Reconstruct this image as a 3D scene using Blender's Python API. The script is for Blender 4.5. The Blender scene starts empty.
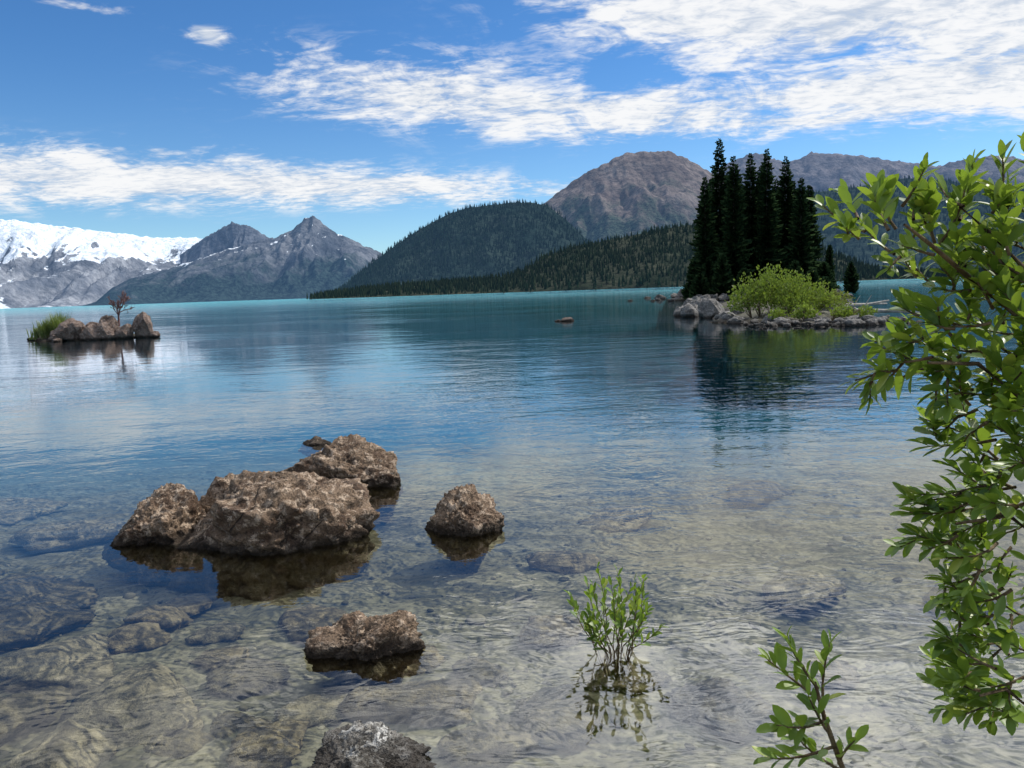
import bpy, math, random
import numpy as np
from mathutils import Vector, Matrix, noise as mn

scene = bpy.context.scene
scene.view_settings.view_transform = 'Standard'
scene.view_settings.look = 'None'
scene.view_settings.exposure = 0
SUN_AZ, SUN_EL = math.radians(62), math.radians(47)
rnd = random.Random(7)

# ------------------------------------------------------------------ node helper
class NT:
    def __init__(s, tree):
        s.t = tree; s.t.nodes.clear()
    def new(s, typ, **kw):
        n = s.t.nodes.new(typ)
        for k, v in kw.items(): setattr(n, k, v)
        return n
    def put(s, sock, v):
        if v is None: return
        if isinstance(v, bpy.types.NodeSocket): s.t.links.new(v, sock)
        else:
            if isinstance(v, (tuple, list)) and len(v) == 3 and sock.type == 'RGBA': v = (*v, 1)
            sock.default_value = v
    def m(s, op, a, b=None, c=None, clamp=False):
        n = s.new('ShaderNodeMath', operation=op); n.use_clamp = clamp
        s.put(n.inputs[0], a); s.put(n.inputs[1], b)
        if c is not None: s.put(n.inputs[2], c)
        return n.outputs[0]
    def vm(s, op, a, b=None):
        n = s.new('ShaderNodeVectorMath', operation=op)
        s.put(n.inputs[0], a); s.put(n.inputs[1], b)
        return n.outputs[0]
    def noise(s, vec, scale, detail=4, rough=.55, dist=0, kind='FBM'):
        n = s.new('ShaderNodeTexNoise'); 
        s.put(n.inputs['Vector'], vec); n.inputs['Scale'].default_value = scale
        n.inputs['Detail'].default_value = detail; n.inputs['Roughness'].default_value = rough
        n.inputs['Distortion'].default_value = dist
        return n.outputs[0]
    def voro(s, vec, scale, feature='F1'):
        n = s.new('ShaderNodeTexVoronoi', feature=feature)
        s.put(n.inputs['Vector'], vec); n.inputs['Scale'].default_value = scale
        return n
    def ss(s, v, lo, hi, a=0., b=1.):
        n = s.new('ShaderNodeMapRange', interpolation_type='SMOOTHSTEP')
        s.put(n.inputs[0], v); n.inputs[1].default_value = lo; n.inputs[2].default_value = hi
        n.inputs[3].default_value = a; n.inputs[4].default_value = b
        return n.outputs[0]
    def mix(s, f, a, b):
        n = s.new('ShaderNodeMix', data_type='RGBA')
        s.put(n.inputs[0], f); s.put(n.inputs[6], a); s.put(n.inputs[7], b)
        return n.outputs[2]
    def sep(s, v):
        n = s.new('ShaderNodeSeparateXYZ'); s.put(n.inputs[0], v); return n.outputs
    def comb(s, x, y, z):
        n = s.new('ShaderNodeCombineXYZ'); s.put(n.inputs[0], x); s.put(n.inputs[1], y); s.put(n.inputs[2], z); return n.outputs[0]
    def pos(s):
        return s.new('ShaderNodeNewGeometry').outputs['Position']
    def nrm(s):
        return s.new('ShaderNodeNewGeometry').outputs['Normal']
    def bump(s, h, strength=1, dist=1):
        n = s.new('ShaderNodeBump'); s.put(n.inputs['Height'], h)
        s.put(n.inputs['Strength'], strength); s.put(n.inputs['Distance'], dist)
        return n.outputs[0]
    def bsdf(s, col, rough=.9, normal=None, spec=.2):
        if spec == 0:
            n = s.new('ShaderNodeBsdfDiffuse'); s.put(n.inputs['Color'], col)
            if normal is not None: s.put(n.inputs['Normal'], normal)
            return n.outputs[0]
        n = s.new('ShaderNodeBsdfPrincipled')
        s.put(n.inputs['Base Color'], col); s.put(n.inputs['Roughness'], rough)
        s.put(n.inputs['Specular IOR Level'], spec)
        if normal is not None: s.put(n.inputs['Normal'], normal)
        return n.outputs[0]
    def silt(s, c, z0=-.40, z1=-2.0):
        # scattering in the water, painted into the surface colour: deeper turns blue-teal
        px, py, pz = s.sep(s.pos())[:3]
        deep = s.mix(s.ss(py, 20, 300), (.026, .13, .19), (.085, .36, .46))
        deep = s.mix(s.ss(py, 300, 800), deep, (.15, .45, .55))  # far band painted paler, standing in for sky reflected by ruffled water
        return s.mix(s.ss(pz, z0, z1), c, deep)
    def out(s, sh, world=False):
        o = s.new('ShaderNodeOutputWorld' if world else 'ShaderNodeOutputMaterial')
        s.t.links.new(sh, o.inputs[0])

def newmat(name):
    m = bpy.data.materials.new(name); m.use_nodes = True
    return m, NT(m.node_tree)

def obj(name, verts, faces, mats, smooth=False, mi=None, parent=None, loc=None):
    me = bpy.data.meshes.new(name)
    if isinstance(verts, np.ndarray): verts = verts.tolist()
    if isinstance(faces, np.ndarray): faces = faces.tolist()
    me.from_pydata(verts, [], faces)
    for m in (mats if isinstance(mats, (list, tuple)) else [mats]): me.materials.append(m)
    if mi is not None: me.polygons.foreach_set('material_index', mi)
    if smooth: me.polygons.foreach_set('use_smooth', [True]*len(me.polygons))
    me.update()
    o = bpy.data.objects.new(name, me); scene.collection.objects.link(o)
    if parent: o.parent = parent
    if loc: o.location = loc
    return o

def grid_faces(nx, ny):
    i = np.arange(nx-1)[None, :] + np.arange(ny-1)[:, None]*nx
    i = i.ravel()
    return np.stack([i, i+1, i+1+nx, i+nx], 1)

# ------------------------------------------------------------------ camera
p, r = math.atan(93/769.), math.radians(1.95)
F = Vector((0, math.cos(p), -math.sin(p))); U = Vector((0, math.sin(p), math.cos(p))); R = Vector((1, 0, 0))
cx = R*math.cos(r) - U*math.sin(r); cy = R*math.sin(r) + U*math.cos(r)
cam_d = bpy.data.cameras.new('camera'); cam = bpy.data.objects.new('camera', cam_d)
scene.collection.objects.link(cam); scene.camera = cam
M = Matrix(((cx.x, cy.x, -F.x, 0), (cx.y, cy.y, -F.y, 0), (cx.z, cy.z, -F.z, 1.7), (0, 0, 0, 1)))
cam.matrix_world = M
cam_d.lens = 36*769/1024; cam_d.sensor_width = 36; cam_d.clip_start = .05; cam_d.clip_end = 60000

# ------------------------------------------------------------------ sun
sv = Vector((math.cos(SUN_EL)*math.sin(SUN_AZ), math.cos(SUN_EL)*math.cos(SUN_AZ), math.sin(SUN_EL)))
sd = bpy.data.lights.new('sun', 'SUN'); sd.energy = 5.; sd.angle = math.radians(.5); sd.color = (1, .95, .87)
so = bpy.data.objects.new('sun', sd); scene.collection.objects.link(so)
so.rotation_euler = sv.to_track_quat('Z', 'Y').to_euler()

# ------------------------------------------------------------------ sky with clouds
w = bpy.data.worlds.new('World'); scene.world = w; w.use_nodes = True
try: w.cycles.sampling_method = 'NONE'
except Exception: pass
n = NT(w.node_tree)
sky = n.new('ShaderNodeTexSky', sky_type='NISHITA'); sky.sun_disc = False
sky.sun_elevation = SUN_EL; sky.sun_rotation = SUN_AZ; sky.altitude = 1500; sky.ozone_density = 2.
sky.dust_density = .3
d = n.new('ShaderNodeTexCoord').outputs['Generated']
x, y, z = n.sep(d)[:3]
az = n.m('ARCTAN2', x, y); el = n.m('ARCSINE', z)
def blob(a, e, sa, se, wgt, tilt=0.):
    ee = n.m('SUBTRACT', el, n.m('MULTIPLY_ADD', n.m('SUBTRACT', az, a), tilt, e))
    u = n.m('DIVIDE', n.m('SUBTRACT', az, a), sa); v = n.m('DIVIDE', ee, se)
    q = n.m('ADD', n.m('MULTIPLY', u, u), n.m('MULTIPLY', v, v))
    return n.m('MULTIPLY', n.m('EXPONENT', n.m('MULTIPLY', q, -1.)), wgt)
blobs = [blob(-.66, .142, .46, .036, .95), blob(-.2, .132, .30, .019, .8, -.03),
         blob(-.12, .262, .20, .034, .68, -.10), blob(.06, .214, .32, .028, .84, -.06),
         blob(.66, .29, .40, .095, 1.25, -.06), blob(.28, .325, .24, .045, 1.0, -.10), blob(.60, .205, .32, .036, .76),
         blob(-.348, .300, .022, .011, 1.1), blob(-.47, .315, .05, .006, .5)]
msk = blobs[0]
for b in blobs[1:]: msk = n.m('ADD', msk, b)
over = n.m('MULTIPLY', n.ss(el, .34, .46), n.ss(az, -.50, .10, .64, .80))
msk = n.m('MAXIMUM', msk, over)
zz = n.m('ADD', n.m('ABSOLUTE', z), .10)
P = n.comb(n.m('DIVIDE', x, zz), n.m('DIVIDE', y, zz), 0.)
Pr = n.new('ShaderNodeMapping'); n.put(Pr.inputs[0], P); Pr.inputs['Rotation'].default_value = (0, 0, .5); Pr.inputs['Scale'].default_value = (1, 1.6, 1)
n1 = n.noise(Pr.outputs[0], 1.7, 5, .65, .4)
n2 = n.noise(Pr.outputs[0], 12, 3, .65, .5)
Ps = n.new('ShaderNodeMapping'); n.put(Ps.inputs[0], n.comb(az, el, 0.)); Ps.inputs['Rotation'].default_value = (0, 0, .22); Ps.inputs['Scale'].default_value = (1, 2.8, 1)
n3 = n.noise(Ps.outputs[0], 7.5, 7, .64, .8)
den = n.m('ADD', msk, n.m('MULTIPLY', n.m('SUBTRACT', n1, .5), 1.6))
den = n.m('ADD', den, n.m('MULTIPLY', n.m('SUBTRACT', n2, .5), 1.1))
den = n.m('ADD', den, n.m('MULTIPLY', n.m('SUBTRACT', n3, .5), 2.8))
fac = n.m('MULTIPLY', n.ss(den, .12, 1.08), n.ss(msk, .03, .45))
fac = n.m('MULTIPLY', fac, .96)
shade = n.ss(n.m('ADD', n.m('MULTIPLY', n3, .6), n.m('MULTIPLY', n2, .4)), .38, .58)
ccol = n.mix(shade, (.58, .66, .78), (1., 1., 1.))
bg1 = n.new('ShaderNodeBackground'); tint = n.new('ShaderNodeMix', data_type='RGBA', blend_type='MULTIPLY')
tint.inputs[0].default_value = 1; n.put(tint.inputs[6], sky.outputs[0]); n.put(tint.inputs[7], n.mix(n.ss(el, .0, .33), (.86, 1.10, 1.20), (.50, .90, 1.24)))
n.put(bg1.inputs[0], tint.outputs[2]); bg1.inputs[1].default_value = .11
# extra glow added to the high clouds to whiten their reflection in the water
bg2 = n.new('ShaderNodeBackground'); n.put(bg2.inputs[0], ccol)
glow = n.m('ADD', n.ss(el, .34, .60, .97, 1.5), n.m('MULTIPLY', n.ss(el, .33, .44), blob(.38, .56, .60, .34, 3.2)))
n.put(bg2.inputs[1], glow)
ms = n.new('ShaderNodeMixShader'); n.put(ms.inputs[0], fac); n.put(ms.inputs[1], bg1.outputs[0]); n.put(ms.inputs[2], bg2.outputs[0])
n.out(ms.outputs[0], True)

# ------------------------------------------------------------------ lake bed
def bed_z(x, y):
    a = -.12 - .058*np.clip(y-2.2, 0, 6) - .125*np.clip(y-8, 0, 22)
    a = np.where(y < 2.0, -.12 + (2.0-y)*.25, a)
    return np.minimum(a, .6)
ys = np.concatenate([np.linspace(-12, 1.8, 24), np.linspace(1.9, 12, 230), 12*(32000/12.)**(np.linspace(0.01, 1, 70))])
hx = 9*(32000/9.)**(np.linspace(0.01, 1, 45))
xs = np.concatenate([-hx[::-1], np.linspace(-9, 9, 300), hx])
X, Y = np.meshgrid(xs, ys); Z = bed_z(X, Y)
Zf = Z.ravel().copy(); Xf = X.ravel(); Yf = Y.ravel()
for i in range(len(Zf)):
    if abs(Xf[i]) < 9.1 and Yf[i] < 13:
        v = Vector((Xf[i], Yf[i], 0))
        Zf[i] += .045*mn.fractal(v*1.1, 1, 2, 3) + .020*mn.fractal(v*6, .8, 2, 3)
m, n = newmat('lake_bed_mat')
P = n.pos(); px, py, pz = n.sep(P)[:3]
st2 = n.voro(P, 30); st3 = n.voro(n.vm('MULTIPLY', P, (1, 1, .2)), 9)
big = n.noise(P, 1.3, 4, .62, .5); fine = n.noise(P, 24, 3, .7)
c = n.mix(n.ss(big, .35, .65), (.14, .125, .072), (.31, .27, .18))
c = n.mix(n.m('MULTIPLY', n.sep(st3.outputs['Color'])[0], .5), c, (.36, .315, .22))
c = n.mix(n.m('MULTIPLY', n.sep(st2.outputs['Color'])[1], .5), c, (.10, .088, .055))
c = n.mix(n.ss(fine, .47, .7, 0, .85), c, (.055, .05, .032))
c = n.mix(n.ss(pz, -.35, -.8, 0, .50), c, (.13, .18, .175))  # bluish tint of the water above, painted onto the bed by depth
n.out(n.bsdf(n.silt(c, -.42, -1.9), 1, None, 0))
obj('lake_bed', np.stack([Xf, Yf, Zf], 1), grid_faces(len(xs), len(ys)), m, True)

# ------------------------------------------------------------------ water
m, n = newmat('lake_water_mat')
P = n.pos(); px, py, pz = n.sep(P)[:3]
Pn = n.comb(n.m('MULTIPLY', px, .65), py, 0.)
patch = n.ss(n.noise(Pn, .07, 2, .5), .40, .60, .35, 1.15)
h1 = n.m('MULTIPLY', n.noise(Pn, .8, 2, .5, .4), .022)
h2 = n.m('MULTIPLY', n.m('MULTIPLY', n.noise(Pn, 3.8, 3, .66, .5), .0115), n.ss(py, 6, 22, 1, .55))
farw = n.ss(py, 40, 140, .0, 1.)
h4 = n.m('MULTIPLY', n.m('MULTIPLY', n.noise(Pn, .35, 2, .6, .3), .08), farw)
hh = n.m('ADD', n.m('ADD', h1, h2), h4)
hh = n.m('MULTIPLY', hh, patch)
bm = n.bump(hh, 1., 1.)
fr = n.new('ShaderNodeFresnel'); fr.inputs[0].default_value = 1.46; n.put(fr.inputs['Normal'], bm)
tr = n.new('ShaderNodeBsdfTransparent'); tr.inputs[0].default_value = (.94, .99, .96, 1)
gl = n.new('ShaderNodeBsdfGlossy'); n.put(gl.inputs['Roughness'], n.ss(py, 10, 200, .02, .09)); n.put(gl.inputs['Normal'], bm)
gl.inputs['Color'].default_value = (.97, .98, 1, 1)
f2 = n.m('MULTIPLY', fr.outputs[0], n.m('MULTIPLY', n.ss(py, 50, 350, 1., .68), n.ss(py, 300, 800, 1., .70)))
ms = n.new('ShaderNodeMixShader'); n.put(ms.inputs[0], f2); n.put(ms.inputs[1], tr.outputs[0]); n.put(ms.inputs[2], gl.outputs[0])
n.out(ms.outputs[0])
obj('lake_water', [(-30000, 1.0, 0), (30000, 1.0, 0), (30000, 31000, 0), (-30000, 31000, 0)], [(0, 1, 2, 3)], m)

# ------------------------------------------------------------------ mountains
def mat_mtn(name, low, high, forest=None, fz=(0, 1), snow=None, snow_z=(0, 1), top=.1, haze=.05, sc=1., hcol=(.20, .44, .88), dk=.6):
    m, n = newmat(name)
    P = n.pos(); px, py, pz = n.sep(P)[:3]; nz = n.sep(n.nrm())[2]
    a = n.noise(P, .0035*sc, 6, .65, .5); b = n.noise(P, .02*sc, 5, .7)
    c = n.mix(n.ss(a, .35, .65), low, high)
    c = n.mix(n.ss(b, .40, .65, 0, dk), c, tuple(q*.40 for q in low))
    if forest:
        zz = n.m('ADD', pz, n.m('MULTIPLY', n.m('SUBTRACT', n.noise(P, .004*sc, 6, .7), .5), (fz[1]-fz[0])*3.5))
        ff = n.ss(zz, fz[0], fz[1], 1, 0)
        fc = n.mix(n.ss(n.noise(P, .05*sc, 4, .75), .4, .6), forest, tuple(q*.35 for q in forest))
        c = n.mix(ff, c, fc)
    if snow is not None:
        s1 = n.noise(n.vm('MULTIPLY', P, (1, .6, 1.8)), .0026*sc, 7, .72, .9)
        s = n.m('ADD', n.m('ADD', n.m('MULTIPLY_ADD', s1, 1.6, -.3), n.m('MULTIPLY', n.m('SUBTRACT', nz, .75), .7)), n.ss(pz, snow_z[0], snow_z[1], -.30, top))
        c = n.mix(n.ss(s, snow, snow+.05), c, n.mix(n.ss(b, .4, .6), (.76, .79, .83), (.50, .56, .63)))
    c = n.silt(c, -.05, -.4)
    h = n.m('ADD', n.m('MULTIPLY', b, 30/sc), n.m('MULTIPLY', a, 60/sc))
    sh = n.bsdf(c, 1, n.bump(h, .9, 1), 0)
    em = n.new('ShaderNodeEmission'); n.put(em.inputs[0], hcol); em.inputs[1].default_value = haze  # aerial haze put in as a faint constant glow of the slope
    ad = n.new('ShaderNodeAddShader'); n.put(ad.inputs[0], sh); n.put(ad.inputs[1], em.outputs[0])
    n.out(ad.outputs[0]); return m

def mountain(name, ridge, Rr, front, back, mat, amp=.2, seed=0, nx=360, nt=110, spur=1., pw=1.15, jag=.02):
    tx = np.linspace(ridge[0][0], ridge[-1][0], nx)
    tz = np.interp(tx, [q[0] for q in ridge], [q[1] for q in ridge])
    tt = np.concatenate([np.linspace(-1, 0, int(nt*.72)), np.linspace(0, 1, int(nt*.28))[1:]])
    V = []
    for t in tt:
        rho = Rr + t*(front if t < 0 else back)
        for k in range(nx):
            s = 1-abs(t)
            X = tx[k]*rho
            H = max(tz[k], 0)*Rr
            q = Vector((X/(front*.33*spur), rho/(front*.9*spur)+seed*7.3, seed*3.1))
            wv = mn.noise(q*1.3)*.35
            q2 = Vector((q.x+wv, q.y+wv*.5, q.z))
            rg = 1-abs(mn.noise(q2*1.6))*2.2
            rg = rg*.6 + (1-abs(mn.noise(q2*3.7))*2.2)*.28 + (1-abs(mn.noise(q2*8.3))*2)*.14 + mn.fractal(q2*14, .8, 2, 4)*.10
            env = 4*s*(1-s)
            e2 = min(1, env*1.1)
            h = H*(s**pw) + H*amp*e2*(rg-.75)
            h += H*jag*s*mn.fractal(Vector((X/(front*.03), rho/(front*.05), seed)), .7, 2, 4)
            if s <= 0: h = -5
            V.append((X, rho, h-2*(1-s)))
    ob = obj(name, V, grid_faces(nx, len(tt)), mat, True)
    return ob, np.array(V)

def T(s, k=10000.): return [(float(a.split(',')[0])/1000, float(a.split(',')[1])/k) for a in s.split()]

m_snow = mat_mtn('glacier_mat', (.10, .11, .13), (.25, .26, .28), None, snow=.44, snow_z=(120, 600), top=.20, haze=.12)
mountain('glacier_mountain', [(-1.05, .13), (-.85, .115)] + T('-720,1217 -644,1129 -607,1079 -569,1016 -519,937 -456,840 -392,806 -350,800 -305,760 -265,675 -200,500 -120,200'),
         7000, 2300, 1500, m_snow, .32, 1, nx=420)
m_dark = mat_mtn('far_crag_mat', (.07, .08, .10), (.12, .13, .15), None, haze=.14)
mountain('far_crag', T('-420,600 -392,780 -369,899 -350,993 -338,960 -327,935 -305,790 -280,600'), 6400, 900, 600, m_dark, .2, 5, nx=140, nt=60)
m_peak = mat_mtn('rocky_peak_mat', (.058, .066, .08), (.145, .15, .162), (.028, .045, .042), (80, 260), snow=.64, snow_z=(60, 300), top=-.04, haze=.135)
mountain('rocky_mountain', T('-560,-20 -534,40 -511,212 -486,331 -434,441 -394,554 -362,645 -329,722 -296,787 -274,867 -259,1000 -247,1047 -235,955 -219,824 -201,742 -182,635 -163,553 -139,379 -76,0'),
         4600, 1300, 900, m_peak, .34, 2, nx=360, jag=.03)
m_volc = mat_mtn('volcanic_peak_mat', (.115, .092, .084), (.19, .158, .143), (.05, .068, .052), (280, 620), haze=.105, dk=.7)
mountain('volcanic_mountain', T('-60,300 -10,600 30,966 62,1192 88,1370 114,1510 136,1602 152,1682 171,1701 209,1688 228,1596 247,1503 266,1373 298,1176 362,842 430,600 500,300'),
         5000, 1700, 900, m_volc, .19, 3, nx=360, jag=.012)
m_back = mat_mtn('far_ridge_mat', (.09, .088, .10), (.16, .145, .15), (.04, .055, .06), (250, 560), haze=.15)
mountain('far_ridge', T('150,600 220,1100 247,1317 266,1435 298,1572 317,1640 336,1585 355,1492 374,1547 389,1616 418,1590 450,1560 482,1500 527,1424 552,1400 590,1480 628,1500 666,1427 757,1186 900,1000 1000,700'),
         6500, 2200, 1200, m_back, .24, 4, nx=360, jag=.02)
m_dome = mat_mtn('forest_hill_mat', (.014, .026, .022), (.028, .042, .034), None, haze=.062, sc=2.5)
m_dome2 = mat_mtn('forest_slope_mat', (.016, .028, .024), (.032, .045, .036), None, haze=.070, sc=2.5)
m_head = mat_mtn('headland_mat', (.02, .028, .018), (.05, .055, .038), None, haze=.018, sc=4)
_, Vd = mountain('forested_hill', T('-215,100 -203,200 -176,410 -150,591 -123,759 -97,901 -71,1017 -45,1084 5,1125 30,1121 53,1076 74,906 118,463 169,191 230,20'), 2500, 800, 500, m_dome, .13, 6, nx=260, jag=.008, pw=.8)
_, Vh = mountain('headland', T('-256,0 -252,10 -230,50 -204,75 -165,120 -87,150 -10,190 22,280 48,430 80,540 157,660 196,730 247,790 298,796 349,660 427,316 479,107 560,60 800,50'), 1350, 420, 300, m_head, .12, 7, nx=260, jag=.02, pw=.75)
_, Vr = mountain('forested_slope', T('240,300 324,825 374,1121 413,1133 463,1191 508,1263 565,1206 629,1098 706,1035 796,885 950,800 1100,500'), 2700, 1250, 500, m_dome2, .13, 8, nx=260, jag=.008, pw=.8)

# forests on the hills: every hill is one merged mass of small conifers
def mat_needles(name, a, b, haze, rough=.9):
    m, n = newmat(name)
    g = n.new('ShaderNodeNewGeometry')
    c = n.mix(g.outputs['Random Per Island'], a, b)
    sh = n.bsdf(c, rough, None, 0)
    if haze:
        em = n.new('ShaderNodeEmission'); n.put(em.inputs[0], (.20, .44, .88)); em.inputs[1].default_value = haze  # haze in front of distant trees, added as emission on the foliage
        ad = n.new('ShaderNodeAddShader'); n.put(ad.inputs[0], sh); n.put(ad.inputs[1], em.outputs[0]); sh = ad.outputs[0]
    n.out(sh); return m

def forest(name, V, N, mat, hmin, hmax, seed, zmin=.5):
    g = np.random.default_rng(seed)
    V = V[V[:, 2] > zmin]
    idx = g.integers(0, len(V), N)
    sp = 9.
    B = V[idx] + np.stack([g.normal(0, sp*.6, N), g.normal(0, sp*.6, N), np.zeros(N)], 1)
    Hs = g.uniform(hmin, hmax, N)*g.uniform(.7, 1, N); Rs = Hs*g.uniform(.14, .22, N)
    k = 5
    ang = g.uniform(0, 6.28, N)[:, None] + np.arange(k)[None, :]*2*math.pi/k
    vs = []; fs = []
    for li, (z0, z1, rr) in enumerate([(.0, .62, 1.), (.35, 1., .66)]):
        jit = g.uniform(.7, 1.25, (N, k))
        ring = np.stack([B[:, 0:1]+np.cos(ang+li)*Rs[:, None]*rr*jit, B[:, 1:2]+np.sin(ang+li)*Rs[:, None]*rr*jit,
                         B[:, 2:3]-1.5+(Hs*z0)[:, None]+0*ang], 2)
        top = np.stack([B[:, 0], B[:, 1], B[:, 2]-1.5+Hs*z1], 1)[:, None, :]
        blk = np.concatenate([ring, top], 1)
        base = (np.arange(N)*(k+1) + li*N*(k+1))[:, None]
        vs.append(blk.reshape(-1, 3))
        for q in range(k):
            fs.append(np.concatenate([base+q, base+(q+1) % k, base+k], 1))
    return obj(name, np.concatenate(vs), np.concatenate(fs), mat)
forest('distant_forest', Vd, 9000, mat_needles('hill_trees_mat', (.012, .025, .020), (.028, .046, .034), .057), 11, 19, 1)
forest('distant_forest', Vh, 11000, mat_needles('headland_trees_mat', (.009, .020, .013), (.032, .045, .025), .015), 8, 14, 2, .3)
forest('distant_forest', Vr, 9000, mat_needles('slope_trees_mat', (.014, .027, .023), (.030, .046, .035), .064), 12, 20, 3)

# ------------------------------------------------------------------ rocks
def mat_rock(name, a, b, c3, wet=True, sc=1., cr=.65, bp=1., uw=((.12, .095, .05), (.24, .19, .12)), crust=(.49, .62, .85), silt=(-.40, -1.9)):
    m, n = newmat(name)
    P = n.pos(); pz = n.sep(P)[2]
    big = n.noise(P, 3.5*sc, 4, .62, .4); mid = n.noise(P, 14*sc, 5, .72, .3); fine = n.noise(P, 70*sc, 3, .7)
    c = n.mix(n.ss(big, .35, .62), a, b)
    c = n.mix(n.ss(mid, *crust[:2], 0, crust[2]), c, c3)
    c = n.mix(n.ss(fine, .46, .68, 0, .8), c, tuple(q*.25 for q in a))
    crack = None
    if cr:
        vo = n.voro(n.vm('ADD', P, n.vm('MULTIPLY', n.comb(mid, big, mid), (.4, .4, .4))), 3.6*sc, 'DISTANCE_TO_EDGE')
        crack = n.ss(vo.outputs['Distance'], 0., .028, 1, 0)
        c = n.mix(n.m('MULTIPLY', crack, cr), c, (.02, .017, .014))
    if wet:
        zz = n.m('ADD', pz, n.m('MULTIPLY', n.m('SUBTRACT', mid, .5), .10))
        wetf = n.ss(zz, .02/sc, .11/sc, 1, 0)
        c = n.mix(n.m('MULTIPLY', wetf, .88), c, (.018, .013, .009))
        c = n.mix(n.ss(pz, -.01, -.06), c, n.mix(n.ss(mid, .35, .65), uw[0], uw[1]))
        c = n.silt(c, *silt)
    h = n.m('ADD', n.m('MULTIPLY', big, .08), n.m('ADD', n.m('MULTIPLY', mid, .055), n.m('MULTIPLY', fine, .012)))
    if cr: h = n.m('SUBTRACT', h, n.m('MULTIPLY', crack, .02))
    n.out(n.bsdf(c, .85, n.bump(h, bp, .8/sc), .25)); return m

import bmesh
_ico = {}
def ico(sub):
    if sub not in _ico:
        bm = bmesh.new(); bmesh.ops.create_icosphere(bm, subdivisions=sub, radius=1)
        _ico[sub] = (np.array([v.co[:] for v in bm.verts]), [[v.index for v in f.verts] for f in bm.faces]); bm.free()
    return _ico[sub]
def rock_verts(size, seed, sub=6, npl=16, rough=.09, rot=0., tilt=(0, 0), strata=.0, lo=.62, cut=None):
    g = np.random.default_rng(seed); V, Fc = ico(sub)
    pn = g.normal(size=(npl, 3)); pn /= np.linalg.norm(pn, axis=1)[:, None]
    d = g.uniform(lo, 1.0, npl)
    if cut:
        pc = np.array([q[:3] for q in cut], float); pc /= np.linalg.norm(pc, axis=1)[:, None]
        pn = np.concatenate([pn, pc]); d = np.concatenate([d, [q[3] for q in cut]])
    dt = V @ pn.T
    rad = np.where(dt > .05, d[None, :]/np.maximum(dt, .05), 9)
    rad = np.concatenate([rad, np.full((len(V), 1), 1.12)], 1)
    k = 34.
    rm = -np.log(np.exp(-k*rad).sum(1))/k
    W = V*rm[:, None]
    o = Vector((seed*1.7, seed*.9, seed*.3))
    out = np.empty_like(W)
    for i, q in enumerate(W):
        v = Vector(q)
        a = mn.fractal(v*1.3+o, 1., 2, 3)*rough*1.9 + (abs(mn.noise(v*2.6+o))-.25)*rough*-1.5 + (abs(mn.noise(v*7.5+o))-.25)*rough*-.75 + mn.fractal(v*14+o, .5, 2, 5)*rough*.45
        if strata:
            t = (v.z+v.x*.35+v.y*.2)*4 + mn.noise(v*2+o)*1.5
            f_ = (t % 1); a += strata*(min(f_*1.25, (1-f_)*5)-.5)*.5
        out[i] = q*(1+a)
    out *= np.array(size)/2
    Mx = Matrix.Rotation(rot, 3, 'Z') @ Matrix.Rotation(tilt[0], 3, 'X') @ Matrix.Rotation(tilt[1], 3, 'Y')
    return out @ np.array(Mx).T, Fc
def rock(name, loc, size, seed, mat, **kw):
    V, Fc = rock_verts(size, seed, **kw)
    return obj(name, V, Fc, mat, True, loc=loc)

MR = mat_rock('lake_rock_mat', (.088, .053, .033), (.215, .15, .10), (.45, .35, .26), crust=(.49, .62, .88))
slab = [(-.12, -.26, .95, .66), (-.5, -.85, .0, .70), (.55, -.80, -.05, .72), (.65, -.15, .72, .74), (-.8, -.1, .6, .74), (0, .6, .8, .70), (-1, .1, 0, .95), (1, -.1, -.35, .95)]
rock('lake_boulder', (-1.73, 5.38, .02), (1.36, 1.10, 1.14), 15, MR, npl=5, lo=.8, strata=.14, rot=.06, rough=.11, cut=slab)
rock('lake_boulder', (-2.60, 5.56, -.02), (.70, .76, .84), 23, MR, npl=6, lo=.75, strata=.12, rot=.3, rough=.12, cut=[(-.2, -.2, .95, .58), (-.3, -.95, .1, .75), (.6, -.8, .1, .75), (-.7, 0, .7, .7)])
rock('lake_boulder', (-1.62, 7.0, .0), (1.00, .78, .84), 35, MR, npl=7, lo=.72, strata=.12, rot=-.3, tilt=(0, .1), rough=.12, cut=[(.3, -.3, .9, .66), (-.6, -.1, .8, .70), (.2, -1, 0, .75)])
rock('lake_boulder', (-2.34, 6.05, .0), (.60, .6, .64), 41, MR, sub=5, rot=-.3, rough=.12)
rock('lake_boulder', (-2.32, 8.9, -.04), (.38, .34, .24), 42, MR, sub=5)
rock('lake_boulder', (-.365, 5.42, -.01), (.46, .46, .60), 58, MR, npl=7, lo=.75, tilt=(.1, .1), rough=.13, cut=[(.25, -.3, .92, .66), (-.5, -.3, .8, .76), (-.4, -.9, 0, .74), (.7, -.7, 0, .80)])
rock('lake_boulder', (-.76, 3.55, -.01), (.46, .33, .36), 66, MR, npl=7, lo=.75, tilt=(0, -.12), rough=.13, cut=[(-.1, -.2, .95, .66), (-.3, -.95, 0, .7), (.6, -.7, .1, .75)])
MR2 = mat_rock('pale_rock_mat', (.15, .14, .12), (.32, .305, .28), (.52, .51, .48))
rock('lake_boulder', (-.60, 2.62, -.04), (.44, .32, .29), 77, MR2, npl=7, lo=.7, rough=.14, cut=[(-.5, -.2, .8, .66), (.4, -.3, .8, .66)])

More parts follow.
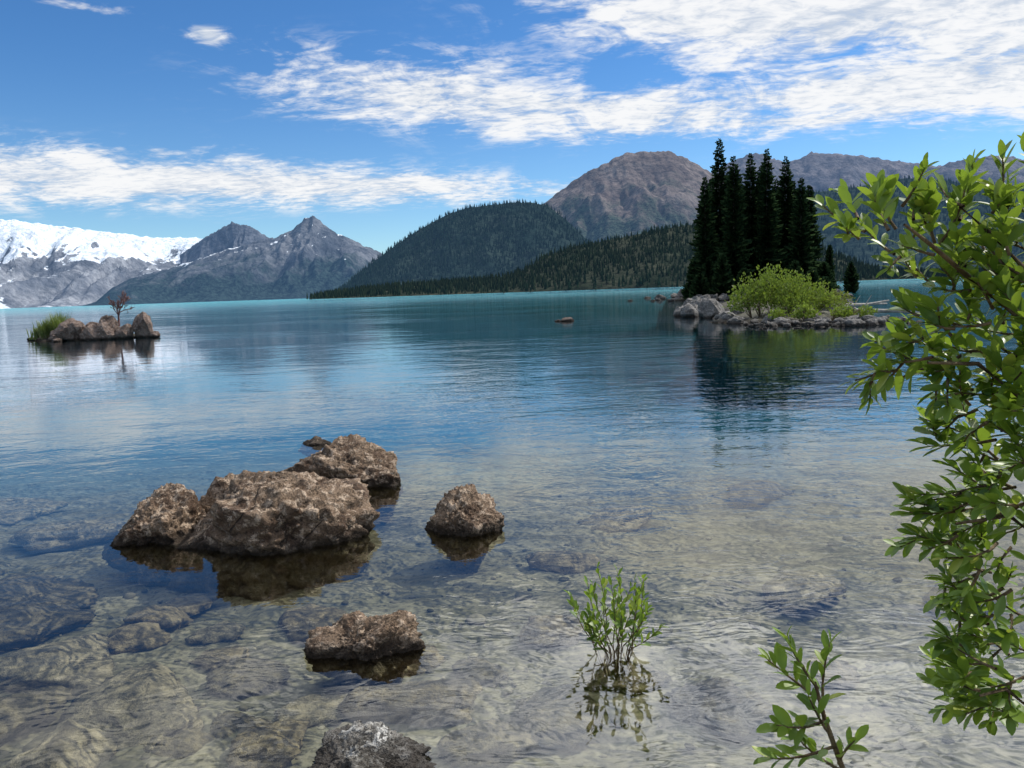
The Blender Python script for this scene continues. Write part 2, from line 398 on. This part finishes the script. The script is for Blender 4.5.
# submerged stones
stone_mats = [mat_rock('submerged_stone_mat', (.14, .11, .06), (.22, .17, .10), (.20, .17, .11), cr=0, bp=.8, uw=u_, silt=(-.34, -1.6)) for u_ in
              [((.10, .075, .038), (.33, .255, .145)), ((.06, .048, .028), (.22, .175, .10)), ((.11, .09, .05), (.38, .31, .20))]]
stones = [(-2.43, 3.84, .78, .6), (-2.22, 4.20, .42, .3), (-1.70, 3.30, .9, .55), (-1.36, 3.62, .40, .34), (-1.24, 3.16, .28, .24),
          (-2.17, 4.79, .36, .28), (-2.20, 4.5, .40, .3), (-.43, 3.29, .62, .42), (.16, 3.14, .5, .34), (-.95, 3.30, .34, .28),
          (-1.62, 3.9, .30, .24), (-.60, 3.80, .34, .3), (.14, 4.11, .42, .28), (.5, 3.5, .40, .34), (-.21, 3.6, .3, .24),
          (-2.35, 3.25, .5, .36), (.91, 6.6, .6, .5), (.85, 3.1, .5, .36), (1.7, 4.5, .6, .4), (-1.05, 2.95, .4, .3),
          (-3.4, 5.0, .9, .6), (1.4, 3.5, .4, .26), (-1.9, 2.94, .5, .3), (-3.0, 4.4, .7, .5), (-.15, 2.95, .36, .28), (.3, 5.3, .5, .3), (-3.9, 6.6, 1., .7), (2.6, 4.4, .6, .4),
          (-4.6, 5.8, .8, .5), (-5.4, 7.8, 1.2, .8), (2.4, 7.4, .9, .6), (-1.2, 4.35, .5, .35), (-1.75, 4.25, .34, .26), (-1.45, 3.0, .3, .24), (-.75, 3.0, .3, .2), (-2.75, 3.5, .4, .3)]
for i, (a, b, wd, dp) in enumerate(stones):
    zc = float(bed_z(np.array(a), np.array(b)))
    hgt = min(.19, wd*.32)*rnd.uniform(.75, 1.1)
    V, Fc = rock_verts((wd, dp, hgt), 100+i, sub=4, npl=9, rough=.12, rot=rnd.uniform(-.9, .9), lo=.55)
    obj('submerged_stone', V, Fc, rnd.choice(stone_mats), True, loc=(a, b, min(zc+hgt*.28, -.035-hgt*.5)))
# pebbles: one mass
g = np.random.default_rng(5); vs = []; fs = []; off = 0
V0, F0 = ico(2)
for i in range(1500):
    a = g.uniform(-5.5, 5); b = 2.4+abs(g.normal(0, 2.2)); s = g.uniform(.006, .026)*(1 if g.random() > .12 else g.uniform(1.8, 3.4))
    zc = float(bed_z(np.array(a), np.array(b))) + .045*mn.fractal(Vector((a, b, 0))*1.1, 1, 2, 3)
    vv = V0*(1+.18*np.sin(V0@g.normal(0, 2.2, (3, 3))).sum(1)[:, None]*.6)*np.array([s, s*g.uniform(.5, 1), s*.4])
    t = g.uniform(0, 6.28); c, sn = math.cos(t), math.sin(t)
    vv = np.stack([vv[:, 0]*c-vv[:, 1]*sn+a, vv[:, 0]*sn+vv[:, 1]*c+b, vv[:, 2]+zc+s*.1], 1)
    vs.append(vv); fs += [[q+off for q in f] for f in F0]; off += len(V0)
mp, n = newmat('pebble_mat')
gg = n.new('ShaderNodeNewGeometry')
c = n.mix(gg.outputs['Random Per Island'], (.07, .06, .036), (.36, .31, .22))
n.out(n.bsdf(n.mix(n.ss(n.sep(n.pos())[2], -.25, -.9, 0, .8), c, (.11, .15, .15)), .9, None, 0))  # pebble colour fades with depth to imitate the water's tint
obj('lake_gravel', np.concatenate(vs), fs, mp, True)

# ------------------------------------------------------------------ plants utilities
class MB:
    def __init__(s): s.v = []; s.f = []; s.mi = []
    def add(s, vs, fs, mi=0):
        o = len(s.v); s.v += [tuple(q) for q in vs]; s.f += [[a+o for a in f] for f in fs]; s.mi += [mi]*len(fs)
    def tube(s, pts, r0, r1, k=6, mi=0):
        pts = [Vector(q) for q in pts]; vs = []; N = len(pts)
        for i, q in enumerate(pts):
            d = (pts[min(i+1, N-1)]-pts[max(i-1, 0)]).normalized()
            a = d.orthogonal().normalized(); b = d.cross(a)
            rr = r0+(r1-r0)*i/(N-1)
            for j in range(k):
                t = 2*math.pi*j/k; vs.append(q+(a*math.cos(t)+b*math.sin(t))*rr)
        fs = [[i*k+j, i*k+(j+1) % k, (i+1)*k+(j+1) % k, (i+1)*k+j] for i in range(N-1) for j in range(k)]
        s.add(vs, fs, mi)
    def leaf(s, base, d, up, L, W, mi=1, fold=.25, curl=.15):
        d = d.normalized(); side = d.cross(up)
        if side.length < 1e-3: side = d.orthogonal()
        side.normalize(); nn = side.cross(d)
        prof = [(0, .06), (.22, .62), (.48, .98), (.72, .90), (.90, .50), (1, 0)]
        vs = []; 
        for t, wd in prof:
            c = base + d*(L*t) - nn*(curl*L*t*t)
            h = W*.5*wd
            vs += [c+side*h+nn*(h*fold), c, c-side*h+nn*(h*fold)]
        fs = []
        for i in range(len(prof)-1):
            a = i*3; fs += [[a, a+1, a+4, a+3], [a+1, a+2, a+5, a+4]]
        s.add(vs, fs, mi)

def mat_leaf(name, a, b, c3, trans=.35, rough=.42):
    m, n = newmat(name)
    g = n.new('ShaderNodeNewGeometry'); rp = g.outputs['Random Per Island']
    c = n.mix(n.ss(rp, 0, .7), a, b); c = n.mix(n.ss(rp, .86, 1.), c, c3)
    sh = n.bsdf(c, rough, None, .4)
    t = n.new('ShaderNodeBsdfTranslucent'); n.put(t.inputs[0], n.mix(.5, c, (.30, .42, .03)))
    ms = n.new('ShaderNodeMixShader'); ms.inputs[0].default_value = trans; n.put(ms.inputs[1], sh); n.put(ms.inputs[2], t.outputs[0])
    n.out(ms.outputs[0]); return m
def mat_plain(name, a, b, sc=20, rough=.85):
    m, n = newmat(name); q = n.noise(n.pos(), sc, 4, .65)
    n.out(n.bsdf(n.mix(n.ss(q, .35, .65), a, b), rough, n.bump(q, .5, .02), .2)); return m
M_twig = mat_plain('willow_bark_mat', (.07, .045, .025), (.15, .11, .06), 60)
M_bark = mat_plain('conifer_bark_mat', (.045, .035, .028), (.11, .095, .08), 8)
M_leaf = mat_leaf('willow_leaf_mat', (.055, .115, .016), (.14, .225, .028), (.27, .31, .05), .38)

def shoot(mb, a, b, nl, L, W, rg, droop=.12):
    a, b = Vector(a), Vector(b); d = (b-a); ln = d.length; dn = d.normalized()
    bend = Vector((rg.uniform(-1, 1), rg.uniform(-1, 1), -.6))*ln*.08
    pts = [a+d*t+bend*4*t*(1-t) for t in [0, .2, .4, .6, .8, 1]]
    mb.tube(pts, .0028, .0011, 5, 0)
    ph = rg.uniform(0, 6.28)
    for i in range(nl):
        t = .10+.90*(i/(nl-1))**.8 if nl > 1 else 1
        q = a+d*t+bend*4*t*(1-t)
        ph += 2.4+rg.uniform(-.4, .4)
        o = dn.orthogonal().normalized(); o2 = dn.cross(o)
        side = o*math.cos(ph)+o2*math.sin(ph)
        spread = 1.0-.55*t+rg.uniform(-.2, .25)
        ld = dn*math.cos(spread)+side*math.sin(spread)+Vector((0, 0, .25))
        s = rg.uniform(.6, 1.15)*(.75+.35*math.sin(math.pi*min(1, t*.9)))
        up = (Vector((0, 0, 1))+dn*.3+Vector((rg.uniform(-.6, .6), rg.uniform(-.6, .6), 0)))
        mb.leaf(q, ld, up, L*s, W*s*rg.uniform(.85, 1.2), 1, rg.uniform(.15, .45), rg.uniform(-.05, .3))

# overhanging willow at the right of the bank (coordinates in cm: X, height)
mb = MB(); rg = random.Random(3)
sh = [(57.0,177.5,52.8,182.8),(55.3,176.2,53.2,178.4),(59.8,177.4,58.2,184.5),(64.8,175.1,62.2,182.2),(70.5,176.3,72.2,187),(66.9,175,68.7,184),
(73.5,180.5,75.2,187.5),(61.1,173.1,58,174.7),(68.8,167.8,64.5,171.5),(74.5,166.2,69.3,173),(71.5,162.1,65.5,166.2),(74.2,157.7,66.3,162),
(67.1,159.4,62,161.5),(62.8,158.1,60.3,156.9),(61.3,156.7,57.3,153.2),(67,155.1,62.5,153),(74,152,68.4,152.3),(72.5,149.2,69.5,146.8),
(73.8,144.9,67.6,142.6),(73.6,140.7,70.3,138.2),(73.4,133.6,63.7,132.2),(73.5,136.4,68.6,137.3),(73.2,129.3,63,128.8),(73,123.6,69,120.6),
(73.2,129.3,65.1,124.6),(73.5,137.8,65.4,135),(72.4,106.6,69,104.3),(72.6,110.9,70.2,109.6),(72.8,118,70.5,118.1),
(76,172,71,179),(77,160,71,168),(76,150,71,158),(78,135,72,129),(78,168,73,170),(70,170,67,176),(67,161,64,166),(78,178,72,182),(71,150,67,156),
(77,145,72,148),(77,125,72,127),(76,112,72,113),(78,140,73,143),(75,156,71,154),(70,157,66,159),(74,170,70,175),(72,165,67,170),
(80,150,74,153),(80,160,75,164),(80,143,74,140),(80,130,75,133),(80,120,74,122),(80,112,74,114),(79,107,73,105),(79,103,71,100),(78,100,72,104),(80,137,75,137),(78,173,74,177),(79,166,75,169),(79,155,74,159),
(80,126,75,124),(80,116,75,117),(81,108,76,109),(80,100,75,101),(79,97,73,98),(80,147,75,145)]
base = list(sh)
for (a, b, c, d_) in base:   # forked side shoots
    for rep in range(2):
        t = rg.uniform(.0, .6); qx, qz = a+(c-a)*t, b+(d_-b)*t
        ang = math.atan2(d_-b, c-a)+rg.choice((-1, 1))*rg.uniform(.4, .9); L_ = rg.uniform(3, 5.5)
        sh.append((qx, qz, max(qx+math.cos(ang)*L_, c-.5), qz+math.sin(ang)*L_))
for (a, b, c, d_) in sh:
    y0 = 1.14+rg.uniform(-.05, .12); y1 = y0+rg.uniform(-.05, .08)
    ln = math.hypot(c-a, d_-b)
    shoot(mb, (a/100, y0, b/100), (c/100, y1, d_/100), int(7+ln*1.0), .0375, .0145, rg)
limbs = [[(.98, 1.0, .1), (.93, 1.08, .7), (.88, 1.12, 1.2), (.84, 1.12, 1.55), (.80, 1.13, 1.85)],
         [(.84, 1.12, 1.5), (.76, 1.12, 1.62), (.68, 1.13, 1.69), (.61, 1.12, 1.745), (.565, 1.11, 1.775)],
         [(.85, 1.12, 1.35), (.77, 1.12, 1.50), (.69, 1.13, 1.57), (.61, 1.12, 1.575)],
         [(.83, 1.13, 1.6), (.76, 1.13, 1.70), (.70, 1.13, 1.76), (.66, 1.14, 1.80)],
         [(.89, 1.10, 1.1), (.81, 1.11, 1.28), (.74, 1.12, 1.34), (.66, 1.12, 1.33)],
         [(.91, 1.09, .85), (.82, 1.10, 1.0), (.74, 1.11, 1.07), (.70, 1.11, 1.06)]]
for i, l in enumerate(limbs): mb.tube(l, .012 if i == 0 else .006, .004 if i == 0 else .002, 7, 0)
obj('willow_shrub', mb.v, mb.f, [M_twig, M_leaf], True, mb.mi)

# young willow stem below the camera
mb = MB(); rg = random.Random(9)
mb.tube([(.62, 1.05, -.05), (.56, 1.08, .5), (.506, 1.113, .91), (.47, 1.126, 1.02), (.455, 1.13, 1.08)], .007, .0025, 6, 0)
for a, b, k in [((.46, 1.13, 1.07), (.415, 1.14, 1.145), 15), ((.47, 1.126, 1.02), (.385, 1.10, 1.030), 14), ((.485, 1.12, .98), (.375, 1.12, .965), 14),
             ((.468, 1.126, 1.04), (.486, 1.15, 1.135), 12), ((.49, 1.12, .95), (.505, 1.10, 1.0), 8), ((.465, 1.126, 1.05), (.388, 1.15, 1.11), 12),
             ((.50, 1.12, .92), (.43, 1.10, .93), 12), ((.506, 1.113, .90), (.40, 1.12, .90), 14), ((.475, 1.126, 1.0), (.43, 1.09, 1.08), 12), ((.49, 1.12, .94), (.43, 1.14, .985), 12)]:
    shoot(mb, a, b, k, .040, .0155, rg)
obj('willow_sapling', mb.v, mb.f, [M_twig, M_leaf], True, mb.mi)
# sprig growing out of the shallow water
mb = MB(); rg = random.Random(12)
for i in range(24):
    t = i/23; dx = -.18+.38*t+rg.uniform(-.06, .06); hh = .13+.24*math.sin(math.pi*(.2+.6*t))+rg.uniform(-.14, .05)
    b0 = (.44+rg.uniform(-.03, .03), 3.42+rg.uniform(-.04, .04), -.22)
    mid = (.44+dx*.35+rg.uniform(-.03, .03), 3.42+rg.uniform(-.06, .06), max(.01, hh*.08))
    mb.tube([b0, ((b0[0]+mid[0])/2, (b0[1]+mid[1])/2, (b0[2]+mid[2])/2-.01), mid], .0035, .0025, 5, 0)
    shoot(mb, mid, (.44+dx, 3.42+rg.uniform(-.14, .14), max(.06, hh)), 12, .052, .021, rg)
obj('willow_sprig', mb.v, mb.f, [M_twig, M_leaf], True, mb.mi)

# ------------------------------------------------------------------ islands
def mound(name, cx_, cy_, rx, ry, h, mat, seed, rot=0., nn=56):
    V = []
    for j in range(nn):
        for i in range(nn):
            a = -1.35+2.7*i/(nn-1); b = -1.35+2.7*j/(nn-1)
            d = math.hypot(a, b)
            nz_ = mn.fractal(Vector((a*2.2, b*2.2, seed)), .8, 2, 5)
            zz = h*(1-(d+nz_*.25)**2) + h*.35*mn.fractal(Vector((a*7, b*7, seed)), .7, 2, 4)
            if zz < 0: zz *= 10
            if d > 1.2: zz = min(zz, -3-30*(d-1.2))
            X = a*rx; Y = b*ry; c, s = math.cos(rot), math.sin(rot)
            V.append((cx_+X*c-Y*s, cy_+X*s+Y*c, max(zz, -12)))
    return obj(name, V, grid_faces(nn, nn), mat, True)
UWD = ((.02, .07, .085), (.04, .09, .10)); SI = (-.05, -.5)  # underwater colours carry the water's blue tint, painted into the ground
M_isl = mat_rock('island_ground_mat', (.06, .055, .035), (.12, .11, .08), (.09, .11, .04), sc=.35, cr=0, uw=UWD, silt=SI)
M_irock = mat_rock('island_rock_mat', (.085, .08, .075), (.17, .16, .15), (.25, .24, .225), sc=.5, cr=0, uw=UWD, silt=SI)
M_irock2 = mat_rock('islet_rock_mat', (.11, .075, .06), (.21, .15, .12), (.26, .21, .18), sc=.6, cr=.4, uw=UWD, silt=SI)
mound('island_ground', 27, 88, 8.5, 9, .55, M_isl, 1.)
mound('island_ground', 13, 36.5, 3.6, 7.5, .32, M_isl, 2.5, -.25)
mound('island_ground', 19.5, 60, 3.4, 20, .30, M_isl, 4.5, -.30)
mound('island_ground', -21.2, 39.4, 2.7, 1.5, .24, M_isl, 6.5, .1)

def rock_pile(name, items, mat, seed):
    vs = []; fs = []; off = 0
    for i, (a, b, zc, sx, sy, sz) in enumerate(items):
        V, Fc = rock_verts((sx, sy, sz), seed+i, sub=3, rough=.12, rot=rnd.uniform(0, 3), lo=.55)
        vs.append(V+np.array([a, b, zc])); fs += [[q+off for q in f] for f in Fc]; off += len(V)
    return obj(name, np.concatenate(vs), fs, mat, False)
it = []
for i in range(75):
    t = rnd.random(); a = 9.4+6.2*t+rnd.uniform(-.3, .3); b = 31.5+rnd.uniform(-1.8, 1.6)-3*math.sin(t*3)*.5
    s = rnd.uniform(.2, .75); it.append((a, b, .02, s*1.2, s, s*.8))
it += [(10.4, 39.5, .25, 1.7, 1.3, 1.5), (9.6, 41, .2, 1.1, 1., 1.), (11.4, 38, .2, 1.2, 1.1, 1.1), (10.2, 36.5, .1, .9, .9, .8), (9.7, 34.5, .1, .9, .7, .6), (14.6, 30.6, .02, .5, .4, .35), (15.4, 30.2, 0, .5, .4, .3), (14.9, 36, .2, 1.3, 1, .9), (16.2, 40, .2, 1.6, 1.2, .9)]
for i in range(14): it.append((9.2+rnd.uniform(0, 8), 28.6+rnd.uniform(-.8, 1.2), -.02, rnd.uniform(.15, .4), rnd.uniform(.15, .3), rnd.uniform(.12, .24)))
for i in range(40):
    t = rnd.random(); it.append((10.5+7*t+rnd.uniform(-1.2, .3), 42+28*t, .1, rnd.uniform(.5, 1.6), rnd.uniform(.5, 1.2), rnd.uniform(.4, 1.2)))
for i in range(30):
    t = rnd.random(); it.append((17+9*t, 40+22*t+rnd.uniform(-2, 2), .05, rnd.uniform(.4, 1.3), rnd.uniform(.4, 1.), rnd.uniform(.3, .8)))
rock_pile('island_rocks', it, M_irock, 300)
it = []
for i in range(46):
    t = rnd.random(); it.append((19+16*t, 80+rnd.uniform(-3, 1.5), .1, rnd.uniform(.6, 2.2), rnd.uniform(.6, 1.6), rnd.uniform(.5, 1.5)))
it += [(22.2, 112, -.1, 2., 2, .9), (24, 112, .1, 1.4, 1.3, 1.2), (26, 110, 0, 1.6, 1.4, 1.2), (20.4, 114, -.1, 1.2, 1, .7), (28, 108, .2, 1.8, 1.4, 1.2), (25., 112, .2, 1, 1.2, 1.7), (29.2, 108, .2, 1, 1, 1.),
       (18., 93, 0, 1.1, .8, .6), (16.8, 90, -.02, .8, .6, .4), (19.2, 88, .05, 1.4, 1., .9), (15., 96, -.02, .8, .7, .4), (17.6, 84, 0, .9, .7, .6), (19.4, 100, .1, 1.6, 1.2, 1.3)]
rock_pile('island_rocks', it, mat_rock('dark_shore_rock_mat', (.06, .055, .05), (.13, .12, .11), (.2, .19, .18), sc=.5, cr=0, uw=UWD, silt=SI), 400)
rock_pile('lake_rock', [(3.0, 41, .02, .8, .5, .42), (2.55, 41.2, 0, .4, .4, .2)], M_irock2, 500)
rock_pile('islet_rocks', [(-21.6, 38.2, .35, 1.6, 1.1, 1.2), (-20.6, 38.0, .3, 1.2, 1., 1.0), (-20.0, 38.4, .45, 1.2, 1.1, 1.5), (-18.4, 38.8, .45, 1.3, 1.1, 1.6), (-19.1, 38.3, .25, 1., .8, .8),
     (-22.6, 38.5, .15, 1.3, .9, .7), (-23.6, 39.2, .1, 1.0, .8, .5), (-24.7, 40, .05, .9, .6, .4), (-21.2, 39.3, .4, 1.5, 1., 1.3), (-17.7, 38.6, .1, .6, .5, .6), (-22.0, 37.4, .02, .7, .5, .4)], M_irock2, 600)
# bleached driftwood on the island shore
M_drift = mat_plain('driftwood_mat', (.18, .165, .145), (.32, .30, .27), 6)
for q in [[(17.5, 41, .35), (19.2, 41.6, .32), (20.6, 41.9, .5)], [(17.2, 43, .2), (19.6, 43.8, .28), (22.2, 45.4, .22)], [(14.9, 33.2, .35), (16.4, 33.0, .3), (17.4, 32.6, .18)]]:
    mb = MB(); mb.tube(q, .11, .04, 8, 0); mb.tube([q[1], (q[1][0]+.3, q[1][1], q[1][2]+.5)], .04, .015, 5, 0)
    obj('driftwood_log', mb.v, mb.f, [M_drift], True, mb.mi)

# conifers on the island
M_need = mat_needles('fir_needle_mat', (.010, .024, .012), (.032, .055, .020), 0)
def conifer(name, x0, y0, H, Rb, seed, clear=.03):
    rg = random.Random(seed); mb = MB()
    lean = (rg.uniform(-.15, .15), rg.uniform(-.1, .1))
    mb.tube([(lean[0]*t, lean[1]*t, H*t-.3) for t in (0, .25, .5, .75, 1.)], .17, .015, 7, 0)
    zz = H*clear
    while zz < H*.995:
        t = zz/H
        prof = Rb*((1-t)**.62)*(.70+.30*min(1, t*6+.2))*(1+.34*mn.noise(Vector((zz*.9, seed*3.3, 0))))+.06
        k = rg.choice((6, 7, 8)) if t < .9 else 4
        ph = rg.uniform(0, 6.28)
        for j in range(k):
            if rg.random() < .08: continue
            a = ph+j*2*math.pi/k+rg.uniform(-.3, .3); L = prof*rg.uniform(.5, 1.3)
            dr = -.30*(1-t)-.05+rg.uniform(-.22, .18)
            dx, dy = math.cos(a), math.sin(a); px_, py_ = -dy, dx
            c0 = Vector((lean[0]*t, lean[1]*t, zz+rg.uniform(-.08, .08)))
            nseg = max(2, int(L/.30))
            for q in range(nseg):
                u0 = (q+.1)/nseg; u1 = min(1.08, (q+1.7)/nseg)
                wd = L*.30*(1-.6*u0)*rg.uniform(.7, 1.3)+.06
                z0 = dr*L*u0+.22*L*u0*u0; z1 = dr*L*u1+.22*L*u1*u1
                b0 = c0+Vector((dx*L*u0, dy*L*u0, z0)); b1 = c0+Vector((dx*L*u1, dy*L*u1, z1))
                sd_ = Vector((px_, py_, 0))*wd
                mb.add([b0, b1+sd_+Vector((0, 0, -.22*rg.random()-.08)), b1-sd_+Vector((0, 0, -.22*rg.random()-.08)), b1+Vector((dx, dy, 0))*wd*.8],
                       [[0, 1, 3], [0, 3, 2]], 1)
                if rg.random() < .8:
                    mb.add([b0, b1, (b0+b1)/2+Vector((rg.uniform(-.1, .1), rg.uniform(-.1, .1), -wd*1.3-.05))], [[0, 1, 2]], 1)
        zz += H*.0105*rg.uniform(.7, 1.3)
    return obj(name, mb.v, mb.f, [M_bark, M_need], False, mb.mi, loc=(x0, y0, .3))
trees = [(.254, 84, 12.8, 1.45), (.272, 86, 17.2, 1.6), (.290, 83, 14.8, 1.6), (.300, 90, 13.5, 1.5), (.312, 85, 15.3, 1.6), (.333, 84, 15.6, 1.7), (.343, 90, 13.2, 1.5),
         (.357, 86, 15.0, 1.7), (.376, 83, 12.3, 1.6), (.388, 87, 12.0, 1.45), (.262, 90, 13.6, 1.6), (.325, 92, 15.0, 1.5), (.281, 91, 14.2, 1.5), (.366, 91, 13., 1.6)]
for i, (tx_, yy, H, Rb) in enumerate(trees): conifer('fir_tree', tx_*yy, yy, H, Rb, 40+i)
for i, (xx, yy, H) in enumerate([(20.3, 82, 2.6), (21.4, 83, 4.2), (22.4, 81, 4.6), (24.5, 80.5, 3.), (29.5, 80, 3.6), (33.4, 82, 3.4), (31, 79.5, 2.6), (27, 80, 2.8), (20.4, 85, 4.5), (23.3, 84, 6)]):
    conifer('young_fir_tree', xx, yy, H, 1.0, 80+i, .0)
conifer('young_fir_tree', 38.0, 92, 5.6, .65, 95, .0); conifer('young_fir_tree', 46, 104, 3.8, .8, 96, .0); conifer('young_fir_tree', 19.3, 47, 1.6, .5, 97, .0)

# leafy shrub on the island and on the islet
M_sleaf = mat_leaf('island_willow_mat', (.08, .13, .02), (.165, .225, .035), (.25, .28, .06), .33, .6)
def bush(name, c, lobes, N, seed, mat, leafL=.11, stems=40):
    rg = random.Random(seed); mb = MB()
    for i in range(stems):
        l = rg.choice(lobes); b0 = Vector((c[0]+l[0]*.7, c[1]+l[1]*.7, c[2]-.1)); a = rg.uniform(0, 6.28); q = rg.random()
        e = Vector((c[0]+l[0]+math.cos(a)*l[3]*q, c[1]+l[1]+math.sin(a)*l[3]*q, c[2]+l[2]+l[4]*.9*math.sqrt(max(0, 1-q*q))))
        mb.tube([b0, (b0+e)/2+Vector((0, 0, .1)), e], .018, .004, 4, 0)
    for i in range(N):
        l = rg.choices(lobes, weights=[q[3]**2*q[4] for q in lobes])[0]
        v = Vector((rg.gauss(0, 1), rg.gauss(0, 1), rg.gauss(0, 1))).normalized()*(rg.random()**.4)*rg.uniform(.75, 1.18)
        if v.z < -.5: continue
        k = mn.noise(Vector((v.x*3+l[0]*5, v.y*3, v.z*3)))
        if k < -.22: continue
        pos = Vector((c[0]+l[0]+v.x*l[3], c[1]+l[1]+v.y*l[3], c[2]+l[2]+v.z*l[4]*(1+.35*k)))
        d0 = (v+Vector((rg.uniform(-.5, .5), rg.uniform(-.5, .5), 1.1))).normalized()
        for q in range(3):
            dd = (d0+Vector((rg.uniform(-.7, .7), rg.uniform(-.7, .7), rg.uniform(-.2, .5)))).normalized()
            s = leafL*rg.uniform(.7, 1.3); sd_ = dd.cross(Vector((rg.uniform(-1, 1), rg.uniform(-1, 1), .6))).normalized()*s*.22
            mb.add([pos, pos+dd*s*.5+sd_, pos+dd*s, pos+dd*s*.5-sd_], [[0, 1, 2, 3]], 1)
    return obj(name, mb.v, mb.f, [M_twig, mat], False, mb.mi)
bush('willow_bush', (12.1, 34.5, .2), [(-1.3, 0, .8, 1.0, 1.0), (-.4, .3, 1.0, 1.1, 1.15), (.6, 0, .85, 1.1, 1.05), (1.5, -.1, .6, .9, .8), (2.0, -.4, .4, .6, .5), (-1.9, -.3, .5, .6, .6), (.2, -.8, .55, .9, .7), (1.2, 1.5, .7, 1, .9)], 7500, 5, M_sleaf, stems=80)
bush('willow_bush', (15.5, 38.5, .2), [(0, 0, .5, .9, .6), (1.1, .6, .4, .8, .5)], 1400, 6, mat_leaf('dry_bush_mat', (.10, .12, .03), (.17, .17, .05), (.22, .18, .08), .3, .6))
bush('willow_bush', (12.0, 31.3, .1), [(0, 0, .25, .5, .35), (1.6, .2, .2, .5, .3), (2.6, .3, .2, .4, .3), (-1, .4, .2, .4, .3)], 1300, 8, M_sleaf)
# grass tuft on the islet
mb = MB(); rg = random.Random(31)
for i in range(1700):
    cxx, cyy, s = rg.choice([(-23.5, 39.2, 1.1), (-23.0, 39.4, 1.5), (-22.6, 39.1, 1.2), (-24.0, 39.4, .7), (-21.6, 38.9, .5)])
    b0 = Vector((cxx+rg.gauss(0, .16), cyy+rg.gauss(0, .16), .05)); a = rg.uniform(0, 6.28); o = rg.uniform(.1, .45)*s
    tip = b0+Vector((math.cos(a)*o, math.sin(a)*o, rg.uniform(.5, 1.0)*s)); md = (b0+tip)/2+Vector((0, 0, .13*s)); w_ = Vector((-math.sin(a), math.cos(a), 0))*.016
    mb.add([b0-w_, b0+w_, md+w_, md-w_, tip], [[0, 1, 2, 3], [3, 2, 4]], 0)
obj('grass_tuft', mb.v, mb.f, [mat_leaf('grass_mat', (.07, .10, .035), (.13, .16, .05), (.20, .20, .09), .3, .6)], False, mb.mi)
# bare twiggy tree on the islet
mb = MB(); rg = random.Random(17)
def grow(q, d, L, r_, dep):
    e = q+d*L; mb.tube([q, (q+e)/2+Vector((rg.uniform(-1, 1), rg.uniform(-1, 1), 0))*L*.06, e], r_, r_*.6, 5, 0)
    if dep == 0: return
    for i in range(3 if dep > 1 else 5):
        nd = (d+Vector((rg.uniform(-1, 1), rg.uniform(-1, 1), rg.uniform(-.35, .6)))*.85).normalized()
        grow(q+(e-q)*rg.uniform(.45, 1), nd, L*rg.uniform(.62, .88), max(.008, r_*.62), dep-1)
grow(Vector((-19.7, 38.9, .6)), Vector((.05, 0, 1)), .68, .06, 5)
obj('bare_tree', mb.v, mb.f, [mat_plain('bare_twig_mat', (.10, .05, .045), (.18, .10, .09), 10)], False, mb.mi)
